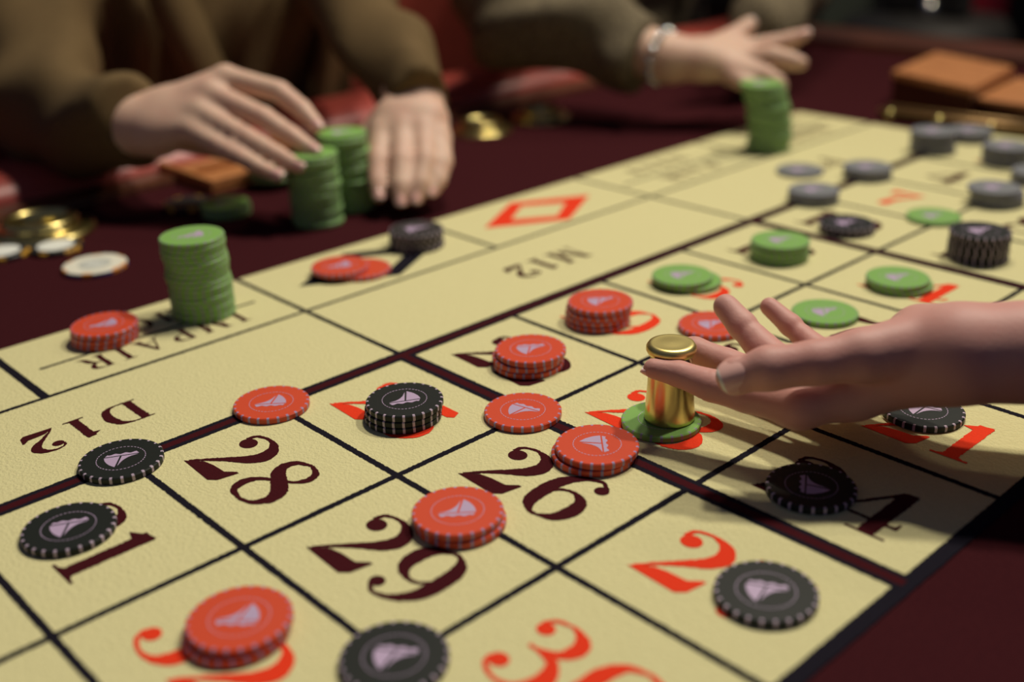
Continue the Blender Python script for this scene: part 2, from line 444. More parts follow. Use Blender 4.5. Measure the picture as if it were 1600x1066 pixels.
G = {
    '0': (.70, [S((.35, .985, .04), (.17, .90, .10), (.09, .70, .17), (.085, .5, .18), (.09, .3, .17), (.17, .10, .10), (.35, .015, .04)),
                S((.35, .985, .04), (.53, .90, .10), (.61, .70, .17), (.615, .5, .18), (.61, .3, .17), (.53, .10, .10), (.35, .015, .04))]),
    '1': (.46, one(.22)),
    '2': (.66, [B(.155, .755, .108), S((.06, .80, .06), (.09, .93, .05), (.27, .98, .05), (.45, .90, .13), (.53, .73, .19), (.47, .56, .17), (.32, .40, .10), (.14, .20, .05), (.02, .04, .03)),
                PL((-.02, 0), (.52, -.03), (.60, .05), (.64, .30), (.60, .30), (.50, .20), (.30, .19), (.16, .16))]),
    '3': (.64, [B(.12, .79, .085), S((.045, .83, .045), (.12, .94, .05), (.28, .98, .045), (.44, .90, .13), (.49, .76, .16), (.42, .61, .10), (.24, .54, .04), (.16, .54, .05)),
                S((.24, .54, .045), (.44, .50, .10), (.54, .33, .17), (.52, .17, .17), (.40, .04, .08), (.24, .015, .045), (.09, .08, .05), (.03, .20, .05)), B(.12, .21, .09)]),
    '4': (.70, [S((.46, .02, .17), (.46, .97, .17)), serif(.46, 0, .20), S((.42, .97, .05), (.02, .29, .045)), S((0.0, .28, .05), (.66, .28, .05)), PL((.30, .80), (.40, .80), (.545, 1.0), (.42, .99)),
                PL((.62, .30), (.66, .30), (.66, .36), (.64, .40))]),
    '5': (.62, [PL((.10, .98), (.50, .98), (.55, .86), (.48, .80), (.30, .80), (.13, .84)), S((.115, .97, .04), (.085, .52, .04)), S((.085, .52, .045), (.22, .61, .05), (.40, .58, .12), (.52, .42, .17), (.52, .24, .18), (.42, .07, .10), (.26, .015, .045), (.10, .07, .05), (.04, .18, .05)), B(.13, .20, .09)]),
    '6': (.66, [S((.55, .90, .05), (.42, .98, .045), (.24, .90, .09), (.11, .70, .16), (.09, .42, .18), (.13, .17, .15), (.25, .03, .06), (.36, .015, .04)), B(.52, .84, .08),
                S((.14, .46, .04), (.24, .58, .045), (.38, .60, .06), (.52, .50, .14), (.56, .31, .18), (.51, .12, .14), (.36, .015, .045))]),
    '7': (.64, [PL((.02, .98), (.06, .70), (.10, .70), (.16, .80), (.34, .83), (.52, .80), (.60, .98), (.40, .93), (.2, .96)), S((.58, .95, .05), (.40, .62, .09), (.28, .35, .15), (.25, .06, .19)), B(.25, .09, .1)]),
    '8': (.66, [S((.32, .985, .04), (.15, .90, .08), (.11, .76, .12), (.18, .63, .16), (.34, .52, .19), (.50, .40, .19), (.56, .24, .14), (.48, .07, .07), (.32, .015, .045)),
                S((.32, .985, .04), (.48, .91, .08), (.53, .77, .09), (.46, .63, .05), (.32, .54, .04), (.14, .40, .07), (.075, .24, .11), (.14, .07, .08), (.32, .015, .045))]),
    '9': (.66, [S((.09, .10, .05), (.22, .02, .045), (.40, .10, .09), (.53, .30, .16), (.55, .58, .18), (.51, .83, .15), (.39, .97, .06), (.28, .985, .04)), B(.12, .16, .08),
                S((.50, .54, .04), (.40, .42, .045), (.26, .40, .06), (.12, .50, .14), (.08, .69, .18), (.13, .88, .14), (.28, .985, .045))]),
    'I': (.44, [S((.2, .01, .17), (.2, .99, .17)), serif(.2, 0, .19), serif(.2, .965, .19)]),
    'M': (.98, [S((.14, .01, .04), (.14, .99, .04)), S((.76, .01, .16), (.76, .99, .16)), PL((.06, 1), (.26, 1), (.50, .25), (.44, .02)), S((.46, .03, .04), (.76, .98, .04)), serif(.14, 0, .13), serif(.76, 0, .18), serif(.14, .965, .12), serif(.80, .965, .14)]),
    'P': (.70, [S((.16, .01, .16), (.16, .99, .16)), serif(.16, 0, .17), S((.05, .98, .04), (.36, .98, .045), (.55, .88, .14), (.58, .73, .17), (.52, .56, .12), (.36, .48, .045), (.2, .48, .04))]),
    'A': (.84, [S((.10, .02, .045), (.40, .98, .06)), PL((.34, 1.0), (.44, 1.0), (.76, .0), (.57, .0)), S((.18, .32, .04), (.58, .32, .04)), serif(.10, 0, .12), serif(.66, 0, .17)]),
    'R': (.82, [S((.16, .01, .16), (.16, .99, .16)), serif(.16, 0, .17), S((.05, .98, .04), (.36, .98, .045), (.55, .90, .13), (.58, .76, .16), (.52, .60, .12), (.36, .52, .045), (.2, .52, .04)), S((.40, .50, .06), (.54, .36, .16), (.60, .16, .15), (.68, .03, .07), (.80, .03, .04))]),
    'D': (.84, [S((.16, .01, .17), (.16, .99, .17)), serif(.16, 0, .17), serif(.16, .965, .17), S((.1, .98, .04), (.40, .975, .05), (.60, .86, .14), (.68, .64, .19), (.69, .42, .19), (.62, .15, .15), (.42, .02, .05), (.1, .02, .04))]),
    'O': (.84, [S((.42, .985, .04), (.20, .90, .10), (.10, .68, .17), (.09, .5, .18), (.10, .32, .17), (.20, .10, .10), (.42, .015, .04)), S((.42, .985, .04), (.64, .90, .10), (.73, .68, .17), (.74, .5, .18), (.73, .32, .17), (.64, .10, .10), (.42, .015, .04))]),
    'E': (.70, [S((.16, .01, .16), (.16, .99, .16)), S((.02, .98, .04), (.62, .98, .04)), S((.02, .02, .04), (.64, .02, .04)), S((.2, .51, .04), (.46, .51, .04)), PL((.60, 1), (.64, 1), (.64, .74), (.55, .95)), PL((.60, 0), (.66, 0), (.66, .28), (.56, .05)), PL((.44, .40), (.48, .40), (.48, .62), (.44, .62))]),
    'V': (.82, [S((.66, .98, .045), (.40, .02, .06)), PL((.06, 1.0), (.26, 1.0), (.46, .0), (.36, .0)), serif(.14, .965, .16), serif(.68, .965, .12)]),
    'N': (.84, [S((.14, .01, .04), (.14, .99, .04)), S((.68, .01, .04), (.68, .99, .04)), PL((.06, 1), (.24, 1), (.70, .0), (.62, .0)), serif(.14, 0, .12), serif(.14, .965, .12), serif(.70, .965, .12)]),
    'U': (.80, [S((.16, .98, .16), (.16, .30, .16), (.24, .08, .10), (.42, .015, .05), (.58, .08, .05), (.64, .3, .04), (.64, .98, .04)), serif(.16, .965, .17), serif(.64, .965, .11)]),
    'Q': (.84, [S((.42, .985, .04), (.20, .90, .10), (.10, .68, .17), (.09, .5, .18), (.10, .32, .17), (.20, .10, .10), (.42, .015, .04)), S((.42, .985, .04), (.64, .90, .10), (.73, .68, .17), (.74, .5, .18), (.73, .32, .17), (.64, .10, .10), (.42, .015, .04)), S((.40, .02, .05), (.55, -.15, .10), (.76, -.18, .05))]),
    'S': (.62, [S((.50, .72, .05), (.46, .92, .05), (.30, .985, .045), (.14, .90, .09), (.11, .76, .14), (.22, .62, .18), (.42, .44, .18), (.52, .26, .14), (.46, .08, .08), (.30, .015, .045), (.12, .08, .05), (.07, .30, .05))]),
}


def glyph_geo(ch, H):
    adv, strokes = G[ch]
    out = MB()
    for si, (kind, p) in enumerate(strokes):
        if kind == 'S':
            arr = np.array(p, float)
            if len(arr) > 2: arr = catmull(arr, 7)
            v, f = ribbon(arr[:, :2] * H, arr[:, 2] * H, step=0.0009, jit=0.00014)
        elif kind == 'P':
            v = [(x * H, y * H) for x, y in p]; f = [tuple(range(len(p)))]
        else:
            x, y, r = p
            v = [((x + r * math.cos(a)) * H, (y + r * math.sin(a)) * H) for a in np.linspace(0, 2 * PI, 24, endpoint=False)]
            f = [tuple(range(24))]
        out.add([(a, b, si * 2.5e-6) for a, b in v], f)
    return adv * H, out


def text(name, s, cx, cy, H, angle, m, gap=0.04, wscale=1.0):
    """print s centred at (cx,cy) layout units; angle = direction of reading; one mesh per word or number"""
    geos = [glyph_geo(c, H * U) for c in s]
    W = sum(a for a, _ in geos) * wscale + gap * H * U * (len(s) - 1)
    out = MB(); x = -W / 2
    ca, sa = math.cos(angle), math.sin(angle)
    for a, g in geos:
        v = []
        for (px, py, pz) in g.v:
            lx, ly = x + px * wscale, py - H * U / 2
            v.append((cx * U + lx * ca - ly * sa, cy * U + lx * sa + ly * ca, ZP + 0.00009 + pz))
        out.add(v, g.f)
        x += a * wscale + gap * H * U
    return out.build(name, m, cloth)


REDS = {1, 3, 5, 7, 9, 12, 14, 16, 18, 19, 21, 23, 25, 27, 30, 32, 34, 36}
rowY = [(GY[8 - k] + GY[7 - k]) / 2 if 7 - k >= -5 else None for k in range(12)]
for k in range(12):
    for c in range(3):
        nmb = 3 * k + c + 1
        cx = (GX[c] + GX[c + 1]) / 2
        text('printed_number', str(nmb), cx + 0.0, rowY[k] - 0.02, 0.49, 0.0, M_RED if nmb in REDS else M_MAROON, gap=0.10, wscale=1.12)
text('printed_number', '0', 1.9, 8.5, 0.42, 0.0, M_RED)
for s, cy in (('D12', -2.0), ('M12', 2.0), ('P12', 6.0)):
    text('printed_lettering', s, -0.59, cy, 0.30, -PI / 2, M_MAROON, gap=0.18, wscale=1.1)
text('printed_lettering', 'IMPAIR', -1.475, -1.0, 0.23, -PI / 2, M_MAROON, gap=0.22, wscale=1.05)
text('printed_lettering', 'ODD', -1.90, -1.0, 0.23, PI / 2, M_MAROON, gap=0.25)
text('printed_lettering', 'PAIR', -1.475, 5.0, 0.23, -PI / 2, M_MAROON, gap=0.25)
text('printed_lettering', 'EVEN', -1.90, 5.0, 0.23, PI / 2, M_MAROON, gap=0.25)
text('printed_lettering', 'MANQUE', -1.475, 7.0, 0.23, -PI / 2, M_MAROON, gap=0.1, wscale=.9)
text('printed_lettering', 'PASSE', -1.475, -3.0, 0.23, -PI / 2, M_MAROON, gap=0.2)


def diamond(cx, cy, hx, hy, th, m):
    out = MB()
    o = [(cx - hx, cy), (cx, cy + hy), (cx + hx, cy), (cx, cy - hy)]
    i = [(cx - hx + th, cy), (cx, cy + hy - th * 2.1), (cx + hx - th, cy), (cx, cy - hy + th * 2.1)]
    v = [(x * U, y * U, ZP + 0.00003) for x, y in o + i]
    out.add(v, [(k, (k + 1) % 4, (k + 1) % 4 + 4, k + 4) for k in range(4)])
    return out.build('printed_diamond', m, cloth)


diamond(-1.68, 2.97, 0.40, 0.70, 0.16, M_RED)
diamond(-1.68, 0.98, 0.40, 0.72, 0.16, M_INK)

# ------------------------------------------------------------------ chips
CR, CT = 0.0199, 0.0033


def chip_mesh(color, R=CR, T=CT, nsp=24):
    n = nsp * 4
    prof = [(R * .45, T), (R * .925, T), (R * .975, T), (R, T - .0005), (R, .0005), (R * .975, 0), (R * .5, 0)]
    v = [(0, 0, T)]; f = []; m = []
    for (r, z) in prof:
        for k in range(n):
            a = 2 * PI * (k + .5) / n
            v.append((r * math.cos(a), r * math.sin(a), z))
    v.append((0, 0, 0))
    for k in range(n):
        f.append((0, 1 + k, 1 + (k + 1) % n)); m.append(0)
        f.append((len(v) - 1, 1 + (len(prof) - 1) * n + (k + 1) % n, 1 + (len(prof) - 1) * n + k)); m.append(0)
    for i in range(len(prof) - 1):
        for k in range(n):
            f.append((1 + i * n + k, 1 + (i + 1) * n + k, 1 + (i + 1) * n + (k + 1) % n, 1 + i * n + (k + 1) % n))
            if color == 'white':
                m.append(1 if (1 <= i <= 4 and (k // 5) % 3 == 0) else (2 if 3 <= i <= 4 else 0))
            elif color == 'dark':
                m.append(1 if (1 <= i <= 4 and (k // 5) % 3 == 0) else 0)
            else:
                m.append(1 if (1 <= i <= 4 and k % 4 == 0) else 0)
    me = bpy.data.meshes.new(color + '_chip')
    me.from_pydata(v, [], f)
    me.materials.append(M_CHIP[color]); me.materials.append(M_SPOT[color]); me.materials.append(M_BLUE)
    me.polygons.foreach_set('material_index', m)
    me.polygons.foreach_set('use_smooth', [True] * len(f))
    me.update()
    try: me.set_sharp_from_angle(angle=math.radians(32))
    except Exception: pass
    return me


def emblem_mesh():
    o = MB(); z = 0.00006
    R = CR
    jib = catmull([(-.42, -.10), (-.20, -.02), (-.04, .14), (.07, .38)], 5).tolist() + [(-.015, -.10)]
    mainsail = catmull([(.13, .42), (.27, .27), (.37, .07), (.40, -.10)], 5).tolist() + [(.03, -.10)]
    hull = [(-.42, -.14), (.38, -.14)] + [(x, -.235 - .025 * math.sin((x + .4) * 26)) for x in np.linspace(.33, -.36, 22)]
    for poly in (jib, mainsail, hull):
        o.add([(x * R, y * R, z) for x, y in poly], [tuple(range(len(poly)))])
    me = bpy.data.meshes.new('boat_emblem')
    me.from_pydata(o.v, [], o.f); me.materials.append(M_EMB); me.update()
    return me


def ring_mesh():
    o = MB(); R = CR
    for k in range(40):
        a0 = 2 * PI * k / 40; a1 = a0 + 2 * PI / 40 * .62
        o.add([(r * R * math.cos(a), r * R * math.sin(a), 0.00006) for r, a in ((.565, a0), (.585, a0), (.585, a1), (.565, a1))], [(0, 1, 2, 3)])
    me = bpy.data.meshes.new('dashed_ring')
    me.from_pydata(o.v, [], o.f); me.materials.append(M_EMB); me.update()
    return me


CM = {c: chip_mesh(c) for c in ('orange', 'black', 'green', 'grey')}
CM['white'] = chip_mesh('white', 0.0222, 0.0034); CM['dark'] = chip_mesh('dark', 0.0195, 0.0034)
EMB, RING = emblem_mesh(), ring_mesh()
ORD = ['top', 'second', 'third', 'fourth', 'fifth', 'sixth', 'seventh', 'eighth', 'ninth', 'tenth', 'eleventh', 'twelfth', 'thirteenth',
       'fourteenth', 'fifteenth', 'sixteenth', 'seventeenth', 'eighteenth', 'nineteenth', 'twentieth']
NUMW = {2: 'two', 3: 'three', 4: 'four', 5: 'five', 6: 'six', 7: 'seven'}


def stack(color, n, px, py, up, place, lean=(0, 0), jit=0.0005, cname=None, ring=True, offs=None, z0=0.0, bend=None):
    """n chips; (px,py) is the centre of the top face in the photograph; lean = shift of the bottom chip in metres (world x,y)"""
    base_z = ZC + 0.0001 + z0
    top = inv(px, py, (base_z + n * CT - Z0) / U)[:2] * U
    cname = cname or {'orange': 'orange', 'black': 'black', 'green': 'green', 'grey': 'slate grey'}[color]
    tot = n
    for i in range(n):                       # i=0 bottom
        frm = (n - 1 - i)
        t = frm / max(1, n - 1)
        x = top[0] + lean[0] * t; y = top[1] + lean[1] * t
        if bend: x += bend[0] * math.sin(PI * t); y += bend[1] * math.sin(PI * t)
        if frm > 0 and offs is None:
            x += rng.normal(0, jit); y += rng.normal(0, jit)
        if offs and frm > 0:
            x += offs[frm - 1][0]; y += offs[frm - 1][1]
        o = bpy.data.objects.new(color + '_chip', CM[color]); COL.objects.link(o)
        o.location = (x, y, base_z + i * CT)
        rz = math.radians(up + 46.8 - 90) + (0 if frm == 0 else rng.uniform(0, 0.26) if n < 6 else rng.uniform(0, 6.28))
        o.rotation_euler = (0, 0, rz)
        if n == 1:
            lab = 'single %s chip %s' % (cname, place)
        elif frm == 0:
            lab = 'topmost %s chip of the stack %s' % (cname, place)
        elif n == 2:
            lab = 'lower %s chip of the pair %s' % (cname, place)
        elif frm == n - 1:
            lab = 'bottom %s chip of the stack %s' % (cname, place)
        else:
            lab = '%s %s chip from the top of the stack %s' % (ORD[frm], cname, place)
        tag(o, lab, 'chip', '%s chips stacked %s' % (cname, place) if n > 1 else None)
        if frm == 0 and color != 'white' and color != 'dark':
            for nm, me in (('boat_emblem', EMB), ('dashed_ring', RING)):
                if nm == 'dashed_ring' and not ring: continue
                c = bpy.data.objects.new(nm, me); COL.objects.link(c); c.parent = o
                c.location = (0, 0, CT)
    return top


mm = 0.001
IR = np.array([0.6846, 0.7283]); ID = np.array([0.70, -0.64])       # table directions that run right / down in the photograph
def io(r, d): v = (IR * r + ID * d) * mm; return (v[0], v[1])


# orange
stack('orange', 1, 424, 628, 92, 'on the heavy border above number twenty-eight')
stack('orange', 1, 817, 640, 235, 'on the heavy border touching the black stack square')
stack('orange', 2, 933, 693.5, 180, 'on the border next to the brass marker', offs=[io(-2.0, 0.6)])
stack('orange', 2, 715, 797, 92, 'on the corner above twenty-nine', offs=[io(1.0, .8)])
stack('orange', 2, 374, 964, 85, 'on number thirty-two', offs=[io(-1.2, 2.0)])
stack('orange', 3, 829, 544, 272, 'on number twenty-two', offs=[io(-1.8, .3), io(-1.4, 1.0)])
stack('orange', 4, 938, 469.5, 270, 'beside number nineteen', offs=[io(-1, .5), io(-1.6, .2), io(-1.8, 1.2)])
stack('orange', 1, 1112, 505.5, 270, 'on number twenty behind the fingers')
stack('orange', 3, 162.5, 505.6, 95, 'on the ODD box', offs=[io(-.3, .4), io(-.7, .4)])
stack('orange', 2, 531, 414, 95, 'on the black diamond', offs=[io(15, -2.5)])
# black
stack('black', 1, 189, 716, 285, 'on the heavy border below D12')
stack('black', 1, 107, 822, 285, 'on number thirty-one')
stack('black', 3, 632, 623.5, 105, 'on number twenty-five', offs=[io(-.8, .2), io(-1.2, .6)])
stack('black', 1, 616, 1024, 258, 'on the corner below number twenty-nine')
stack('black', 1, 1197, 922, 250, 'on number twenty-seven')
stack('black', 1, 1267.6, 758, -15, 'on number twenty-four in the hand shadow')
stack('black', 1, 1443, 639, 235, 'on number twenty-one under the forearm')
stack('black', 4, 650, 357, 270, 'beside the black diamond')
stack('black', 2, 1323, 347, 270, 'on number ten')
stack('black', 6, 1532, 359.5, 270, 'on number eleven')
# green
stack('green', 16, 299, 367, 95, 'on the ODD box', lean=io(1.0, 0), jit=0.00028)
stack('green', 2, 1066, 428.7, 270, 'on number sixteen', offs=[io(6, 0)])
stack('green', 1, 1289, 486, 270, 'on number seventeen beyond the little finger')
stack('green', 4, 1219.5, 374, 270, 'on number thirteen')
stack('green', 2, 1403, 432, 270, 'on number fourteen', offs=[io(2, 1)])
stack('green', 1, 1459, 336, 270, 'on the line between eight and eleven')
gm = stack('green', 1, 1033, 654, 200, 'under the brass marker on number twenty-three')
stack('green', 19, 1190, 129, 270, 'under the bracelet hand', lean=io(10.0, 0), jit=0.0006, bend=io(4, 0), ring=False)
stack('green', 17, 487, 238, 270, 'under the reaching fingertips', lean=io(-1, 0), jit=0.0010, ring=False)
stack('green', 19, 534, 206, 270, 'between the two hands', lean=io(2, 0), jit=0.0010, ring=False)
stack('green', 3, 351, 316, 270, 'before the chip tray', ring=False)
# grey, far end
stack('grey', 1, 1250, 264, 270, 'beside the P12 lettering', ring=False)
stack('grey', 3, 1272, 295, 270, 'beside number seven', ring=False)
stack('grey', 3, 1356, 259, 270, 'beside number four', ring=False)
stack('grey', 6, 1459, 203, 270, 'tallest near the zero box', ring=False)
stack('grey', 3, 1516, 202, 270, 'just beyond the tallest grey stack', ring=False)
stack('grey', 5, 1574, 226, 270, 'on number two', ring=False)
stack('grey', 4, 1554, 291.5, 270, 'beside number five', offs=[io(2.5, 0), io(3, .3), io(3, 0)], ring=False)
stack('grey', 3, 1622, 266, 270, 'cut by the picture edge', ring=False)


# pale value chips on the felt
def value_chip(kind, px, py, rz, label, z=0.0, n=1):
    for i in range(n):
        z_b = Z0 + 0.0002 + i * 0.0034
        p = inv(px, py, (z_b + .0034 - Z0) / U)[:2] * U
        o = bpy.data.objects.new('value_chip', CM[kind]); COL.objects.link(o)
        o.location = (p[0], p[1], z_b); o.rotation_euler = (0, 0, rz)
        tag(o, label if i == n - 1 else label.replace('chip', 'chip lying under another', 1), 'chip', 'value chips lying on the felt by the brass cup')
        if i == n - 1 and 'small green pile' not in label:
            q = MB(); R = 0.0135 if kind == 'dark' else 0.0115
            q.lathe([(0.00001, .00346), (R, .00346)], 40); q.build('face_label', M_WFACE if kind == 'dark' else M_GFACE, o)
            if kind == 'white':
                q = MB()
                for a in range(3):
                    q.box(-.0075, .0075, -.0045 + a * .0035, -.0030 + a * .0035, .00348, .00352)
                q.build('face_print', M_WFACE, o)


value_chip('white', 148, 412, 0.5, 'large cream value chip with orange edge marks lying alone on felt')
value_chip('dark', 87, 383, 0.3, 'white faced value chip with black and yellow rim before the brass cup')
value_chip('dark', 2, 392, 0.8, 'white faced value chip with black and yellow rim at the picture edge')

# ------------------------------------------------------------------ brass marker
mp_ = inv(1046, 652, (CT + 0.0008) / U) * U
mk = empty('win_marker', (mp_[0], mp_[1], ZC + 0.0001 + CT))
tag(mk, 'polished brass win marker with mushroom cap standing on a green chip', 'marker')
q = MB()
body = [(0.0001, 0), (.0118, 0), (.0126, .0006), (.0126, .002), (.0119, .010), (.0113, .020), (.0110, .028), (.0106, .0315), (.0085, .0335), (.0075, .035)]
q.lathe(body, 64); autosmooth(q.build('marker_body', M_BRASS, mk), 50)
q = MB()
cap = [(.0070, .0345), (.0095, .0346), (.0115, .0358), (.0123, .0375), (.0122, .0392), (.0112, .0407), (.0098, .0412), (.0090, .0411), (.005, .0413), (.0001, .0414)]
q.lathe(cap, 64); autosmooth(q.build('marker_cap', M_BRASSC, mk), 60)


# ------------------------------------------------------------------ soft bodies by signed distance
def smin(a, b, k):
    h = np.maximum(k - np.abs(a - b), 0) / k
    return np.minimum(a, b) - h * h * k * 0.25


class Field:
    def __init__(s, lo, hi, h):
        s.lo = np.array(lo, float); s.h = h
        s.n = (np.ceil((np.array(hi) - s.lo) / h)).astype(int) + 1
        s.F = None
    def new(s):
        return np.full(s.n, 1.0, np.float32)
    def region(s, lo, hi):
        a = np.clip(np.floor((np.array(lo) - s.lo) / s.h).astype(int), 0, s.n - 1)
        b = np.clip(np.ceil((np.array(hi) - s.lo) / s.h).astype(int) + 1, 1, s.n)
        ax = [(s.lo[i] + s.h * np.arange(a[i], b[i])).astype(np.float32) for i in range(3)]
        X, Y, Z = np.meshgrid(*ax, indexing='ij', sparse=True)
        return tuple(slice(a[i], b[i]) for i in range(3)), X, Y, Z
    def cap(s, F, a, b, ra, rb, k=0.004, marg=0.02, flat=None):
        a = np.array(a, float); b = np.array(b, float)
        m = max(ra, rb) + marg
        sl, X, Y, Z = s.region(np.minimum(a, b) - m, np.maximum(a, b) + m)
        d = b - a; L = float(d @ d) + 1e-12
        t = np.clip(((X - a[0]) * d[0] + (Y - a[1]) * d[1] + (Z - a[2]) * d[2]) / L, 0, 1)
        qx = X - (a[0] + t * d[0]); qy = Y - (a[1] + t * d[1]); qz = Z - (a[2] + t * d[2])
        if flat is not None:       # flat = (unit vector, factor): thicker across, thinner along that vector
            nv, fac = flat
            pr = qx * nv[0] + qy * nv[1] + qz * nv[2]
            dd = np.sqrt(np.maximum(qx * qx + qy * qy + qz * qz + pr * pr * (fac * fac - 1), 0)) / (0.5 * (1 + fac)) * 1.0
        else:
            dd = np.sqrt(qx * qx + qy * qy + qz * qz)
        dd = (dd - (ra + t * (rb - ra))).astype(np.float32)
        F[sl] = smin(F[sl], dd, k)
    def chain(s, F, pts, rad, k=0.004, **kw):
        for i in range(len(pts) - 1):
            s.cap(F, pts[i], pts[i + 1], rad[i], rad[i + 1], k, **kw)
    def ell(s, F, c, r, k=0.01, marg=0.03, rot=None):
        c = np.array(c, float); m = max(r) + marg
        sl, X, Y, Z = s.region(c - m, c + m)
        x, y, z = X - c[0], Y - c[1], Z - c[2]
        if rot is not None:
            R = np.array(rot)
            x, y, z = (R[0, 0] * x + R[0, 1] * y + R[0, 2] * z, R[1, 0] * x + R[1, 1] * y + R[1, 2] * z, R[2, 0] * x + R[2, 1] * y + R[2, 2] * z)
        kk = np.sqrt((x / r[0]) ** 2 + (y / r[1]) ** 2 + (z / r[2]) ** 2)
        k2 = np.sqrt((x / r[0] ** 2) ** 2 + (y / r[1] ** 2) ** 2 + (z / r[2] ** 2) ** 2) + 1e-9
        F[sl] = smin(F[sl], (kk * (kk - 1) / k2).astype(np.float32), k)
    def mesh(s, F):
        ins = F < 0
        nx, ny, nz = F.shape
        cnt = np.zeros((nx - 1, ny - 1, nz - 1), np.int8)
        for i in (0, 1):
            for j in (0, 1):
                for k in (0, 1):
                    cnt += ins[i:nx - 1 + i, j:ny - 1 + j, k:nz - 1 + k]
        cells = np.argwhere((cnt > 0) & (cnt < 8))
        idx = -np.ones(cnt.shape, np.int32)
        idx[cells[:, 0], cells[:, 1], cells[:, 2]] = np.arange(len(cells))
        cor = np.array([(i, j, k) for i in (0, 1) for j in (0, 1) for k in (0, 1)])
        val = np.stack([F[cells[:, 0] + c[0], cells[:, 1] + c[1], cells[:, 2] + c[2]] for c in cor], 1)
        acc = np.zeros((len(cells), 3)); num = np.zeros(len(cells))
        for p in range(8):
            for q_ in range(p + 1, 8):
                if np.abs(cor[p] - cor[q_]).sum() != 1: continue
                a, b = val[:, p], val[:, q_]
                ok = (a < 0) != (b < 0)
                t = np.where(ok, a / np.where(ok, a - b, 1), 0)
                acc += np.where(ok[:, None], cor[p] + t[:, None] * (cor[q_] - cor[p]), 0); num += ok
        V = s.lo + s.h * (cells + acc / num[:, None])
        Q = []
        for ax in range(3):
            sl0 = [slice(None)] * 3; sl1 = [slice(None)] * 3
            sl0[ax] = slice(0, -1); sl1[ax] = slice(1, None)
            a = ins[tuple(sl0)]; b = ins[tuple(sl1)]
            e = np.argwhere(a != b)
            u, w_ = [(1, 2), (2, 0), (0, 1)][ax]
            e = e[(e[:, u] > 0) & (e[:, w_] > 0) & (e[:, u] < F.shape[u] - 1) & (e[:, w_] < F.shape[w_] - 1)]
            s_in = a[e[:, 0], e[:, 1], e[:, 2]]
            def at(du, dw):
                c = e.copy(); c[:, u] += du; c[:, w_] += dw
                return idx[c[:, 0], c[:, 1], c[:, 2]]
            q4 = np.stack([at(-1, -1), at(0, -1), at(0, 0), at(-1, 0)], 1)
            q4[~s_in] = q4[~s_in][:, ::-1]
            Q.append(q4)
        Q = np.vstack(Q)
        Q = Q[(Q >= 0).all(1)]
        return V, Q


def relax(V, Q, it=2, lam=0.5):
    for _ in range(it):
        acc = np.zeros_like(V); n = np.zeros(len(V))
        for k in range(4):
            a, b = Q[:, k], Q[:, (k + 1) % 4]
            np.add.at(acc, a, V[b]); np.add.at(acc, b, V[a])
            np.add.at(n, a, 1); np.add.at(n, b, 1)
        V = V + lam * (acc / n[:, None] - V)
    return V


def body_obj(name, V, Q, m, parent=None):
    me = bpy.data.meshes.new(name)
    me.vertices.add(len(V)); me.vertices.foreach_set('co', V.astype(np.float32).ravel())
    me.loops.add(len(Q) * 4); me.loops.foreach_set('vertex_index', Q.astype(np.int32).ravel())
    me.polygons.add(len(Q)); me.polygons.foreach_set('loop_start', np.arange(0, len(Q) * 4, 4, dtype=np.int32))
    me.polygons.foreach_set('use_smooth', np.ones(len(Q), bool))
    me.materials.append(m)
    me.update(calc_edges=True); me.validate()
    o = bpy.data.objects.new(name, me); COL.objects.link(o)
    if parent: o.parent = parent
    return o


def nail(parent, c, nrm, along, L, Wd, m=None, name='fingernail', tipm=True, thick=0.0016):
    """curved nail plate: centre c, outward normal, direction of the finger"""
    nrm = Vector(nrm).normalized(); al = Vector(along); al = (al - nrm * al.dot(nrm)).normalized(); sd = al.cross(nrm)
    o = MB(); nu, nv_ = 10, 10; v = []; f = []; mi = []
    c = Vector(c)
    for i in range(nu + 1):
        u = -1 + 2 * i / nu
        for j in range(nv_ + 1):
            w_ = -1 + 2 * j / nv_
            wx = w_ * math.sqrt(max(0.0, 1 - 0.75 * abs(u) ** 4.0 * (1 if u < 0 else 1)))
            zz = -(wx ** 2) * Wd * 0.36 - (u ** 2) * L * 0.06
            v.append(c + al * (u * L / 2) + sd * (wx * Wd / 2) + nrm * zz)
    for i in range(nu):
        for j in range(nv_):
            f.append((i * 11 + j, (i + 1) * 11 + j, (i + 1) * 11 + j + 1, i * 11 + j + 1))
            mi.append(1 if (i == nu - 1 and tipm) else 0)
    n0 = len(v)
    v += [p - nrm * thick for p in v[:n0]]
    f += [tuple(n0 + k for k in q[::-1]) for q in f[:]]; mi += mi[:]
    rim = [j for j in range(11)] + [i * 11 + 10 for i in range(1, 11)] + [110 + j for j in range(9, -1, -1)] + [i * 11 for i in range(9, 0, -1)]
    for k in range(len(rim)):
        a, b = rim[k], rim[(k + 1) % len(rim)]
        f.append((a, b, b + n0, a + n0)); mi.append(0)
    o.v = [tuple(p) for p in v]; o.f = f; o.m = mi
    return o.build(name, [m or M_NAIL, M_NAILTIP], parent, smooth=True)


def W(px, py, d): return P(px, py, d)


CAMW = np.array([CAM[0] * U, CAM[1] * U, CAM[2] * U + Z0])
def tocam(p): v = CAMW - p; return v / np.linalg.norm(v)


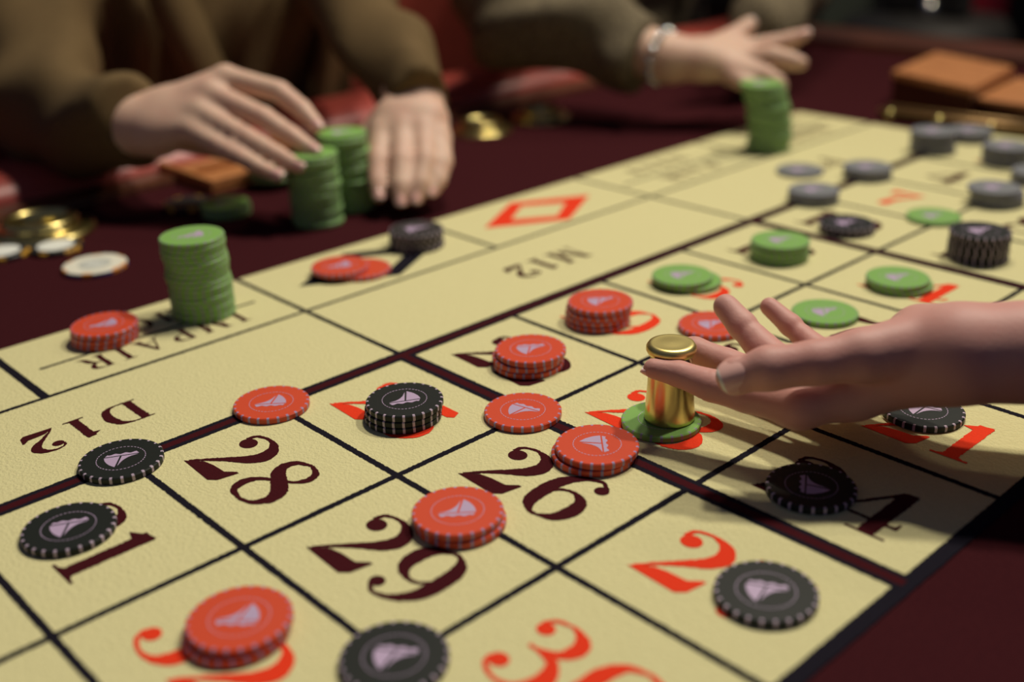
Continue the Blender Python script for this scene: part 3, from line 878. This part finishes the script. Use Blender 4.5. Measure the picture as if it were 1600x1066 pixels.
# ---- the hand that holds the marker (left hand, palm up, forearm leaving the frame)
fl = Field((0.08, -0.07, Z0 + 0.002), (0.08 + 0.42, 0.24, Z0 + 0.17), 0.00125)
idx_p = [W(1021, 576, .541), W(1060, 584, .538), W(1110, 602, .530), W(1165, 617, .521), W(1248, 634, .508)]
mid_p = [W(1052, 547, .574), W(1085, 547, .572), W(1135, 568, .562), W(1210, 596, .545), W(1290, 612, .527)]
rin_p = [W(1134, 479, .592), W(1160, 509, .585), W(1192, 545, .576), W(1240, 580, .563), W(1315, 600, .545)]
pin_p = [W(1202, 479, .600), W(1235, 508, .593), W(1270, 541, .584), W(1305, 563, .574), W(1362, 582, .555)]
thu_p = [W(1153, 588, .496), W(1200, 576, .492), W(1275, 567, .489), W(1345, 556, .489), W(1430, 546, .492)]
F1 = fl.new(); fl.chain(F1, idx_p, [.0052, .0063, .0077, .0082, .0098], 0.002)
F2 = fl.new(); fl.chain(F2, mid_p, [.0060, .0068, .0076, .0085, .0098], 0.002)
F3 = fl.new(); fl.chain(F3, rin_p, [.0068, .0076, .0083, .0087, .0100], 0.002)
F4 = fl.new(); fl.chain(F4, pin_p, [.0052, .0060, .0067, .0074, .0090], 0.002)
FT = fl.new(); fl.chain(FT, thu_p, [.0076, .0098, .0098, .0118, .0160], 0.003)
fl.ell(FT, W(1148, 588, .497), (.0085, .0085, .0085), 0.003)
FP = fl.new()
wr = W(1500, 553, .488)
for kp, r0 in ((idx_p[-1], .0105), (mid_p[-1], .0105), (rin_p[-1], .0105), (pin_p[-1], .0105)):
    midp = kp * .5 + (W(1420, 585, .512)) * .5
    fl.chain(FP, [kp, midp, wr], [r0, .0130, .0165], 0.007)
fl.chain(FP, [W(1380, 575, .505), W(1440, 556, .496), wr], [.014, .0185, .0185], 0.008)
fl.chain(FP, [W(1350, 585, .550), W(1420, 562, .538), W(1510, 548, .518), W(1610, 548, .508), W(1800, 548, .500)], [.0125, .0175, .0185, .019, .022], 0.010)
fl.chain(FP, [wr, W(1600, 551, .482), W(1760, 552, .472), W(1990, 560, .462)], [.0195, .0200, .0225, .027], 0.010)
fl.ell(FP, W(1440, 508, .508), (.010, .010, .008), 0.012)
Fg = np.minimum(np.minimum(F1, F2), np.minimum(F3, F4))
FF = smin(FP, Fg, 0.006)
FF = smin(FF, FT, 0.0016)
# skin creases across the finger joints
def crease(F, c, ax, r, depth=0.0006, wd=0.0008):
    c = np.array(c); ax = np.array(ax) / np.linalg.norm(ax)
    sl, X, Y, Z = fl.region(c - r, c + r)
    d = (X - c[0]) * ax[0] + (Y - c[1]) * ax[1] + (Z - c[2]) * ax[2]
    rr = np.sqrt((X - c[0]) ** 2 + (Y - c[1]) ** 2 + (Z - c[2]) ** 2)
    F[sl] += (depth * np.exp(-(d / wd) ** 2) * (rr < r)).astype(np.float32)
for ch, tt in ((rin_p, 1.35), (pin_p, 1.35), (idx_p, 1.9), (rin_p, 1.25), (pin_p, 1.25)):
    i = int(tt); c = ch[i] + (ch[i + 1] - ch[i]) * (tt - i)
    crease(FF, c, ch[i + 1] - ch[i], 0.0105)
V, Q = fl.mesh(FF)
V = relax(V, Q, 5, 0.5)
hand = body_obj('person', V, Q, M_SKIN)
tag(hand, 'person reaching in, bare forearm and open hand gripping the brass marker', 'person')
tc_ = tocam(thu_p[0])
upv = np.array([0, 0, 1.0])
nn = tc_ * 0.95 + upv * 0.05
nail(hand, W(1150, 588, .496) + nn * 0.0093, nn, thu_p[0] - thu_p[1] + np.array([0, 0, -.002]), .0155, .0150)
nn = np.array([-.6, -.5, -.4])
nail(hand, idx_p[0] + (idx_p[0] - idx_p[1]) * .2 + np.array([0, 0, -.0047]), np.array([-.3, -.2, -1.0]), idx_p[0] - idx_p[1], .009, .008)


q = MB(); q.tube([W(1900, 558, .465), W(2080, 566, .458), W(2450, 590, .445), W(2800, 480, .44)], [.036, .040, .048, .055], 24)
q.build('sleeve', M_BLACKCLOTH, hand, smooth=True)


# ---- the two seated players
def person(name, label, C0, facing, hands, arms, jm, lo, hi, hair, extra=None):
    """C0 pelvis centre on the seat; facing = unit xy; hands: finger chains; arms: shoulder-elbow-wrist"""
    h = 0.0036
    fl = Field(lo, hi, h)
    fx = np.array([facing[0], facing[1], 0.0]); sx = np.array([facing[1], -facing[0], 0.0])   # sx: to the person's right
    up = np.array([0, 0, 1.0])
    def L(f, s, u): return C0 + fx * f + sx * s + up * u
    FB = fl.new()
    ang = math.atan2(fx[1], fx[0])
    rot = [[math.cos(ang), math.sin(ang), 0], [-math.sin(ang), math.cos(ang), 0], [0, 0, 1]]
    fl.ell(FB, L(0, 0, .02), (.11, .165, .11), .03, rot=rot)
    fl.ell(FB, L(.01, 0, .17), (.10, .135, .16), .04, rot=rot)
    fl.ell(FB, L(.01, 0, .36), (.11, .16, .16), .04, rot=rot)
    for s in (-1, 1):
        fl.cap(FB, L(0, 0.05 * s, .47), L(0, .165 * s, .46), .06, .05, .03)
        fl.chain(FB, [L(.02, .08 * s, 0), L(.40, .10 * s, .0), L(.44, .11 * s, -.40)], [.085, .06, .042], .02)
        fl.cap(FB, L(.42, .11 * s, -.42), L(.58, .12 * s, -.435), .038, .03, .02)
    fl.cap(FB, L(0, 0, .50), L(.02, 0, .60), .055, .052, .03)
    hc = L(.04, 0, .70)
    fl.ell(FB, hc, (.095, .075, .115), .02, rot=rot)
    fl.ell(FB, L(.07, 0, .645), (.055, .05, .055), .02, rot=rot)
    fl.cap(FB, L(.135, 0, .70), L(.155, 0, .675), .008, .013, .008)
    for s in (-1, 1):
        fl.ell(FB, L(.03, .078 * s, .69), (.018, .008, .03), .004, rot=rot)
    for sh, el, wr_ in arms:
        fl.chain(FB, [sh, el, wr_], [.045, .028, .024], .01)
    for hd in hands:
        FP = fl.new()
        for a in hd['palm']: fl.chain(FP, a[0], a[1], .008)
        Fg = fl.new()
        for pts, rad in hd['fingers']:
            f1 = fl.new(); fl.chain(f1, pts, rad, .002); Fg = np.minimum(Fg, f1)
        FB = smin(FB, smin(FP, Fg, .004), .006)
    V, Q = fl.mesh(FB)
    b = body_obj(name, relax(V, Q, 1, .3), Q, M_SKIN2)
    tag(b, label, 'person')
    # jacket
    h2 = 0.006
    f2 = Field(lo, hi, h2)
    FJ = f2.new()
    f2.ell(FJ, L(.0, 0, .06), (.135, .19, .17), .04, rot=rot)
    f2.ell(FJ, L(.01, 0, .22), (.125, .165, .18), .05, rot=rot)
    f2.ell(FJ, L(.01, 0, .38), (.135, .185, .16), .05, rot=rot)
    for s in (-1, 1):
        f2.cap(FJ, L(0, .06 * s, .475), L(0, .165 * s, .455), .07, .065, .04)
    cuffs = []
    for (sh, el, wr_), rr, cut in zip(arms, extra['sleeve'], extra['cut']):
        dr = (wr_ - el) / np.linalg.norm(wr_ - el)
        cuffs.append((wr_ - dr * cut, dr, rr[2]))
        f2.chain(FJ, [sh, el, wr_ + dr * .02], rr, .02)
    fr = L(0, 0, 0)
    sl, X, Y, Z = f2.region(lo, hi)
    fold = 0.0058 * np.sin(62 * (X * .8 + Y * .5 - Z * .6) + 7 * np.sin(12 * Y + 5 * Z)) + .003 * np.sin(60 * (Y - Z) + 7 * np.sin(11 * X))
    FJ = FJ + fold.astype(np.float32)
    for c, dr, r_w in cuffs:
        sl, X, Y, Z = f2.region(c + dr * .05 - .085, c + dr * .05 + .085)
        dd = ((X - c[0]) * dr[0] + (Y - c[1]) * dr[1] + (Z - c[2]) * dr[2])
        near = np.sqrt((X - c[0]) ** 2 + (Y - c[1]) ** 2 + (Z - c[2]) ** 2 - dd * dd) < r_w * 1.9
        FJ[sl] = np.where(near & (dd > -.01), np.maximum(FJ[sl], dd), FJ[sl]).astype(np.float32)
    # open neck
    sl, X, Y, Z = f2.region(L(.1, 0, .5) - .25, L(.1, 0, .5) + .25)
    V, Q = f2.mesh(FJ)
    jk = body_obj('jacket', relax(V, Q, 1, .3), Q, jm, b)
    # trousers
    f3 = Field(lo, hi, 0.009); FTt = f3.new()
    f3.ell(FTt, L(0, 0, .0), (.125, .18, .115), .03, rot=rot)
    for s in (-1, 1):
        f3.chain(FTt, [L(.02, .08 * s, 0), L(.40, .10 * s, .0), L(.44, .11 * s, -.40)], [.10, .075, .058], .02)
    V, Q = f3.mesh(FTt); body_obj('trousers', V, Q, M_BLACKCLOTH, b)
    f3 = Field(lo, hi, 0.008); FH = f3.new()
    f3.ell(FH, hc + up * .03 - fx * .025, (.10, .085, .105), .02, rot=rot)
    f3.ell(FH, hc - up * .05 - fx * .05, (.06, .08, .10), .04, rot=rot)
    V, Q = f3.mesh(FH); body_obj('hair', V, Q, M_HAIR, b)
    for s in (-1, 1):
        q = MB(); c = L(.125, .032 * s, .715)
        q.lathe([(0.0001, -.008), (.006, -.0045), (.0085, 0), (.006, .0045), (.0001, .007)], 12, c=c - fx * .004)
        ey = q.build('eye', M_WFACE, b, smooth=True)
        q = MB(); q.lathe([(.0001, -.0042), (.003, -.003), (.0042, 0), (.003, .003), (.0001, .0042)], 12, c=c + fx * .0048)
        q.build('iris', M_HAIR, ey, smooth=True)
        q = MB(); q.tube([c + up * .016 + sx * .016 - fx * .004, c + up * .019 + fx * .004, c + up * .016 - sx * .016 + fx * .002], [.0015, .003, .002], 8)
        q.build('eyebrow', M_HAIR, b, smooth=True)
    q = MB(); q.tube([L(.122, .022, .640), L(.128, 0, .641), L(.122, -.022, .640)], [.003, .005, .003], 8); q.build('mouth', mat('lips', (.4, .12, .1), .4), b, smooth=True)
    # shirt front and lapels
    if extra.get('lapels'):
        for s in (-1, 1):
            q = MB()
            pts = []
            for t in np.linspace(0, 1, 9):
                u = .44 - .30 * t
                sd = (.085 * (1 - t) + .004) * s
                wdt = .045 * math.sin(PI * min(1, .25 + t * .75)) + .004
                fw = .133 + .012 * math.sin(PI * t)
                pts.append((L(fw + .006, sd, u), L(fw + .002 - .03 * (1 - t) * .6, sd + wdt * s, u + .012)))
            v = [p for pr in pts for p in pr]
            v += [tuple(np.array(p) + fx * .004) for p in v[:]]
            k = len(pts)
            f = []
            for i in range(k - 1):
                f.append((2 * i, 2 * i + 2, 2 * i + 3, 2 * i + 1)); f.append((2 * k + 2 * i, 2 * k + 2 * i + 1, 2 * k + 2 * i + 3, 2 * k + 2 * i + 2))
                f.append((2 * i, 2 * k + 2 * i, 2 * k + 2 * i + 2, 2 * i + 2)); f.append((2 * i + 1, 2 * i + 3, 2 * k + 2 * i + 3, 2 * k + 2 * i + 1))
            q.add(v, f); q.build('lapel', jm, b, smooth=True)
    return b


# player whose hands are by the green stacks
A_rw, A_re = W(205, 195, .915), W(75, 175, 1.02)
A_lw, A_le = W(648, 150, .965), W(528, -30, 1.10)
C_A = np.array([-0.735, 0.29, 0.50])
A_rs = C_A + np.array([0, -.19, .46]); A_ls = C_A + np.array([0, .19, .46])
# extend elbows outward a little below the shoulders
ra = dict(palm=[([A_rw, W(262, 172, .912), W(352, 122, .905)], [.022, .018, .0105]),
                ([A_rw, W(262, 182, .908), W(328, 146, .898)], [.022, .018, .0105]),
                ([A_rw, W(255, 195, .905), W(312, 175, .892)], [.022, .018, .0105]),
                ([A_rw, W(245, 208, .903), W(298, 203, .888)], [.022, .018, .0100]),
                ([A_re, A_rw], [.03, .024])],
          fingers=[([W(352, 122, .905), W(436, 143, .897), W(473, 172, .888), W(496, 198, .880)], [.0105, .0088, .0077, .0062]),
                   ([W(328, 146, .898), W(412, 184, .884), W(455, 212, .874), W(491, 236, .868)], [.0105, .0088, .0077, .0062]),
                   ([W(312, 175, .892), W(385, 215, .876), W(430, 240, .866), W(468, 261, .858)], [.0102, .0085, .0074, .0060]),
                   ([W(298, 203, .888), W(362, 238, .872), W(400, 258, .862), W(434, 275, .856)], [.0095, .0076, .0065, .0054]),
                   ([W(250, 205, .915), W(310, 222, .925), W(365, 235, .928), W(400, 245, .920)], [.014, .011, .0095, .0075])])
la = dict(palm=[([A_lw, W(600, 205, .930)], [.022, .0115]), ([A_lw, W(630, 200, .928)], [.022, .0115]),
                ([A_lw, W(660, 203, .928)], [.022, .0115]), ([A_lw, W(686, 215, .930)], [.021, .0105]),
                ([W(615, 185, .940), W(670, 185, .940)], [.016, .016]), ([A_le, A_lw], [.03, .024])],
          fingers=[([W(598, 205, .930), W(590, 250, .910), W(590, 285, .900), W(592, 306, .895)], [.0112, .0088, .0078, .0064]),
                   ([W(630, 200, .928), W(628, 250, .905), W(626, 290, .893), W(626, 314, .890)], [.0112, .0092, .0080, .0066]),
                   ([W(662, 203, .928), W(665, 250, .906), W(657, 287, .895), W(651, 310, .892)], [.0112, .0090, .0078, .0064]),
                   ([W(686, 215, .930), W(693, 252, .913), W(686, 282, .903), W(676, 300, .898)], [.0102, .0080, .0068, .0056]),
                   ([W(600, 190, .945), W(575, 215, .945), W(572, 250, .935), W(580, 275, .925)], [.013, .0105, .009, .007])])
persA = person('person', 'person in an olive brown jacket, one hand over green stacks, other on felt', C_A, (1, 0), [ra, la],
               [(A_rs, A_re, A_rw), (A_ls, A_le, A_lw)], M_JACKET, (-0.95, -0.08, 0.03), (-0.13, 0.64, 1.36), None,
               extra=dict(sleeve=[(.065, .052, .036), (.060, .042, .033)], lapels=True, cut=[-.014, -.02]))
for hd, dr in ((ra, 0), (la, 1)):
    for pts, rad in hd['fingers'][:4]:
        al = pts[-1] - pts[-2]; al = al / np.linalg.norm(al)
        nrm = tocam(pts[-1]) * .8 + np.array([0, 0, .6])
        nrm -= al * (nrm @ al); nrm /= np.linalg.norm(nrm)
        nail(persA, pts[-1] + nrm * (rad[-1] * 1.05) + al * .001, nrm, al, .011, .0095)

# player with the bracelet
B_rw, B_re = W(1045, 92, 1.135), W(800, 15, 1.21)
C_B = np.array([-0.82, 1.07, 0.50])
B_rs = C_B + np.array([.03, -.17, .46]); B_ls = C_B + np.array([.03, .19, .46])
B_le, B_lw = W(1260, -60, 1.50), W(1195, 35, 1.27)
rb = dict(palm=[([B_rw, W(1100, 88, 1.135), W(1160, 78, 1.140)], [.020, .018, .0115]), ([B_rw, W(1100, 92, 1.13), W(1165, 95, 1.125)], [.020, .018, .0115]),
                ([B_rw, W(1100, 98, 1.125), W(1160, 112, 1.115)], [.020, .017, .0110]), ([B_re, B_rw], [.03, .022])],
          fingers=[([W(1160, 78, 1.14), W(1205, 70, 1.135), W(1238, 62, 1.13), W(1260, 52, 1.125)], [.0115, .0098, .0086, .0062]),
                   ([W(1165, 92, 1.125), W(1205, 88, 1.11), W(1235, 95, 1.105), W(1252, 99, 1.10)], [.0115, .0105, .0092, .0072]),
                   ([W(1160, 110, 1.115), W(1195, 118, 1.105), W(1215, 128, 1.10), W(1222, 136, 1.10)], [.011, .0095, .008, .0065]),
                   ([W(1140, 118, 1.115), W(1165, 130, 1.105), W(1180, 138, 1.10), W(1186, 142, 1.10)], [.010, .0085, .0072, .006]),
                   ([W(1110, 78, 1.14), W(1145, 60, 1.15), W(1165, 45, 1.155), W(1172, 37, 1.155)], [.014, .0115, .0098, .0078])])
lb = dict(palm=[([B_lw, W(1150, 92, 1.25)], [.020, .015])], fingers=[([W(1150, 88 + 6 * k, 1.25), W(1115, 92 + 6 * k, 1.24), W(1085, 100 + 5 * k, 1.235)], [.0105, .009, .007]) for k in range(4)] + [([B_lw, W(1165, 110, 1.23), W(1140, 122, 1.22)], [.013, .010, .008])])
persB = person('person', 'person in a grey tweed jacket and silver bracelet holding a hand above the felt', C_B, (.97, -.24), [rb, lb],
               [(B_rs, B_re, B_rw), (B_ls, B_le, B_lw)], M_TWEED, (-1.10, 0.44, 0.03), (-0.06, 1.46, 1.36), None,
               extra=dict(sleeve=[(.065, .055, .034), (.065, .050, .036)], lapels=True, cut=[.026, -.06]))
nail(persB, W(1258, 50, 1.118), tocam(W(1258, 50, 1.12)) + np.array([0, 0, .6]), W(1260, 52, 1.125) - W(1238, 62, 1.13), .012, .010)
nail(persB, W(1172, 33, 1.148), tocam(W(1172, 35, 1.15)) + np.array([0, 0, .6]), W(1172, 37, 1.155) - W(1145, 60, 1.15), .012, .010)
# bracelet: ring of silver links round the wrist
q = MB(); ax = (B_rw - W(1000, 80, 1.15)); ax /= np.linalg.norm(ax)
a1 = np.cross(ax, [0, 0, 1]); a1 /= np.linalg.norm(a1); a2 = np.cross(a1, ax)
cw = W(1034, 90, 1.137)
bro = empty('silver_bracelet', tuple(cw))
tag(bro, 'silver link bracelet round the wrist at the tweed cuff', 'bracelet')
for k in range(14):
    an = 2 * PI * k / 14
    c = (a1 * math.cos(an) + a2 * math.sin(an)) * .0265
    q = MB(); q.lathe([(.0001, -.0045), (.0035, -.0035), (.005, 0), (.0035, .0035), (.0001, .0045)], 10, c=c)
    q.build('link', M_SILVER, bro, smooth=True)

# ------------------------------------------------------------------ brass cups let into the table edge
def brass_cup(px, py, R, label):
    p = inv(px, py, 0.08) * U
    e = empty('brass_cup', (p[0], p[1], Z0))
    tag(e, label, 'cup')
    q = MB(); q.lathe([(R * .62, .0005), (R * .66, .010), (R * .72, .012), (R * .80, .0125), (R * .86, .011), (R * .88, .008), (R * .86, .0055), (R * .92, .005), (R * 1.1, .0045), (R * 1.2, .0035), (R * 1.24, .0015), (R * 1.24, .0002)], 56)
    q.build('cup_rim', M_BRASS2, e, smooth=True)
    q = MB(); q.lathe([(.0001, .0012), (R * .5, .0012), (R * .62, .0015)], 40); q.build('cup_floor', M_DARKWOOD, e, smooth=True)


brass_cup(62, 350, .034, 'round brass cup rim beside the black and yellow value chips')
brass_cup(752, 196, .026, 'round brass cup rim beside the resting hand')
brass_cup(845, 176, .026, 'round brass cup rim beyond the red rail cushion')

# wooden chip tray in front of the first player
tp = inv(378, 266, 0.0) * U
tr = empty('chip_tray', (tp[0], tp[1], Z0 + .0003))
tag(tr, 'orange brown wooden chip tray lying behind the reaching hand', 'tray')
q = MB(); q.box(-.055, .055, -.062, .062, 0, .006, 0, .002); autosmooth(q.build('tray_base', M_WOODL, tr))
for (x0, x1, y0, y1) in ((-.055, -.045, -.062, .062), (.045, .055, -.062, .062), (-.045, .045, -.062, -.054), (-.045, .045, .054, .062), (-.006, .002, -.054, .054)):
    q = MB(); q.box(x0, x1, y0, y1, .005, .013, 0, .002); autosmooth(q.build('tray_rib', M_WOODL, tr))
stack('green', 5, 424, 250, 270, 'inside the chip tray', z0=0.0065, ring=False)
p = inv(296, 318, .03)
value_chip('dark', 292, 316, 0.9, 'black value chip with yellow edge marks beside the small green pile')

# cushion pad on the rail beyond
# ------------------------------------------------------------------ wooden boxes and brass strip at the far end
def wood_box(corners, h, label, z=0.0):
    """corners: base corners in layout units, counter-clockwise"""
    c = np.mean(np.array(corners), axis=0) * U
    e = empty('wooden_box', (c[0], c[1], Z0 + z))
    tag(e, label, 'box', None)
    q = MB(); v = [(x * U - c[0], y * U - c[1], zz) for zz in (0.0003, h * .72) for x, y in corners]
    q.add(v, [(3, 2, 1, 0), (4, 5, 6, 7)] + [(i, (i + 1) % 4, (i + 1) % 4 + 4, i + 4) for i in range(4)])
    q.build('box_body', M_WOOD, e)
    q = MB()
    cc = [np.array([(x * U - c[0]) * 1.03, (y * U - c[1]) * 1.03]) for x, y in corners]
    ci = [p * .93 for p in cc]
    v = [(*p, h * .74) for p in cc] + [(*p, h * .94) for p in cc] + [(*p, h) for p in ci]
    q.add(v, [(3, 2, 1, 0), (8, 9, 10, 11)] + [(i, (i + 1) % 4, (i + 1) % 4 + 4, i + 4) for i in range(4)] + [(i + 4, (i + 1) % 4 + 4, (i + 1) % 4 + 8, i + 8) for i in range(4)])
    q.build('box_lid', M_WOODL, e)
    return e


def quad(px_list, z): return [tuple(inv(x, y, z)[:2]) for x, y in px_list]


H1 = 0.036
wood_box(quad([(1397, 108), (1520, 134), (1582, 103), (1462, 80)], H1 / U), H1, 'orange brown wooden lidded box, the taller one standing clear at the table end')
H2 = 0.022
wood_box(quad([(1522, 150), (1650, 168), (1700, 135), (1590, 120)], H2 / U), H2, 'lower orange brown wooden box cut by the picture edge')
a = inv(1382, 170, 0.1); b = inv(1650, 203, 0.1)
q = MB()
pa = np.array([a[0] * U, a[1] * U, Z0]); pb = np.array([b[0] * U, b[1] * U, Z0])
dv = (pb - pa); Ln = np.linalg.norm(dv); ang = math.atan2(dv[1], dv[0])
e = tag(empty('brass_strip', tuple((pa + pb) / 2), ang), 'long low brass edged holder lying in front of the wooden boxes', 'holder')
q.box(-Ln / 2, Ln / 2, -.012, .012, .0003, .005, 0, .0015); autosmooth(q.build('holder_base', M_DARKWOOD, e))
q = MB(); q.tube([(-Ln / 2, -.012, .008), (Ln / 2, -.012, .008)], .0035, 12); q.tube([(-Ln / 2, .012, .008), (Ln / 2, .012, .008)], .003, 12)
q.build('brass_rod', M_DULL, e, smooth=True)
for k in range(3):
    q = MB(); q.lathe([(.0001, .0115), (.004, .0105), (.0055, .007), (.0055, .003)], 16, c=(-Ln / 2 + .012 + k * Ln * .3, -.012, 0)); q.build('brass_knob', M_BRASS2, e, smooth=True)


# ------------------------------------------------------------------ chairs and the room beyond
def chair(x, y, rz, label, m, h=1.12):
    e = empty('casino_chair', (x, y, 0), rz)
    tag(e, label, 'chair')
    q = MB(); q.box(-.22, .22, -.22, .22, .32, .395, 0, .03); autosmooth(q.build('seat', m, e))
    q = MB(); q.box(-.255, -.20, -.21, .21, .44, h, 0, .026); autosmooth(q.build('backrest', m, e))
    for sx in (-.2, .17):
        for sy in (-.2, .17):
            q = MB(); q.box(sx, sx + .035, sy, sy + .035, 0, .33 if sx > 0 else .60, 0, .005); q.build('leg', M_DARKWOOD, e)
    return e


chair(-0.75, 0.28, 0, 'dark red upholstered chair behind the olive brown jacket', M_CHAIR, 0.96)
chair(-0.84, 1.08, -.24, 'dark red upholstered chair behind the tweed jacket', M_CHAIR, 0.96)
cx_, cy_ = P(668, 50, 1.72)[:2]
e = chair(cx_ + .22, .69, 0, 'dark red high backed chair standing between the two seated people', M_CHAIR, 1.25)
e.scale = (.9, .84, 1)

# things at the far side of the room
def cabinet(x, y, rz, wx, wy, h, label, m, panel=None, trim=None):
    e = empty('gaming_cabinet', (x, y, 0), rz)
    tag(e, label, 'cabinet')
    q = MB(); q.box(-wx / 2, wx / 2, -wy / 2, wy / 2, 0, h, 0, .02); autosmooth(q.build('cabinet_body', m, e))
    if panel is not None:
        q = MB(); q.box(-wx * .16, wx * .22, -wy / 2 - .02, -wy / 2 + .005, h * .1, h * .93, 0, .008); autosmooth(q.build('front_panel', panel, e))
    if trim is not None:
        q = MB(); q.box(-wx * .36, -wx * .20, -wy / 2 - .03, -wy / 2 + .005, h * .05, h * .95, 0, .008); autosmooth(q.build('metal_trim', trim, e))
    return e


M_REDP = mat('red_panel', (0.35, 0.012, 0.03), 0.4)
M_GREYT = mat('grey_trim', (0.22, 0.2, 0.2), 0.4, metal=.3)
M_GRN = mat('dark_green_panel', (0.06, 0.075, 0.055), 0.6)


def ground(px, depth): p = P(px, 30, depth); return p[0], p[1]


gx, gy = ground(1540, 2.6); cabinet(gx, gy, 0.43, .20, .25, 1.25, 'dark cabinet with a red front panel and pale grey trim', M_DARK, M_REDP, M_GREYT)
gx, gy = ground(1700, 2.3); cabinet(gx, gy, .5, .2, .3, 1.2, 'plain black cabinet at the picture corner', M_DARK)
gx, gy = ground(1330, 3.0); cabinet(gx, gy, .35, .34, .3, 1.25, 'dark green panelled cabinet beyond the table end', M_DARK, M_GRN, M_GRN)
# black swivel stool with chrome knob
gx, gy = ground(1446, 2.25)
e = tag(empty('swivel_stool', (gx, gy, 0)), 'black swivel stool with a small chrome knob beyond the wooden boxes', 'stool')
q = MB(); q.lathe([(.0001, .60), (.15, .60), (.17, .62), (.17, .66), (.15, .69), (.0001, .70)], 32); q.build('seat', M_DARK, e, smooth=True)
q = MB(); q.lathe([(.03, .02), (.03, .60)], 20); q.lathe([(.0001, 0), (.2, 0), (.2, .012), (.03, .03)], 32); q.build('pedestal', M_DARK, e, smooth=True)
q = MB(); q.box(-.09, .09, -.02, .02, .69, .93, 0, .015); q.build('backrest', M_DARK, e)
kx = P(1452, 12, 2.22)
q = MB(); q.lathe([(.0001, -.018), (.012, -.014), (.018, 0), (.012, .014), (.0001, .018)], 20, c=(kx[0] - gx, kx[1] - gy, kx[2])); q.build('chrome_knob', M_SILVER, e, smooth=True)
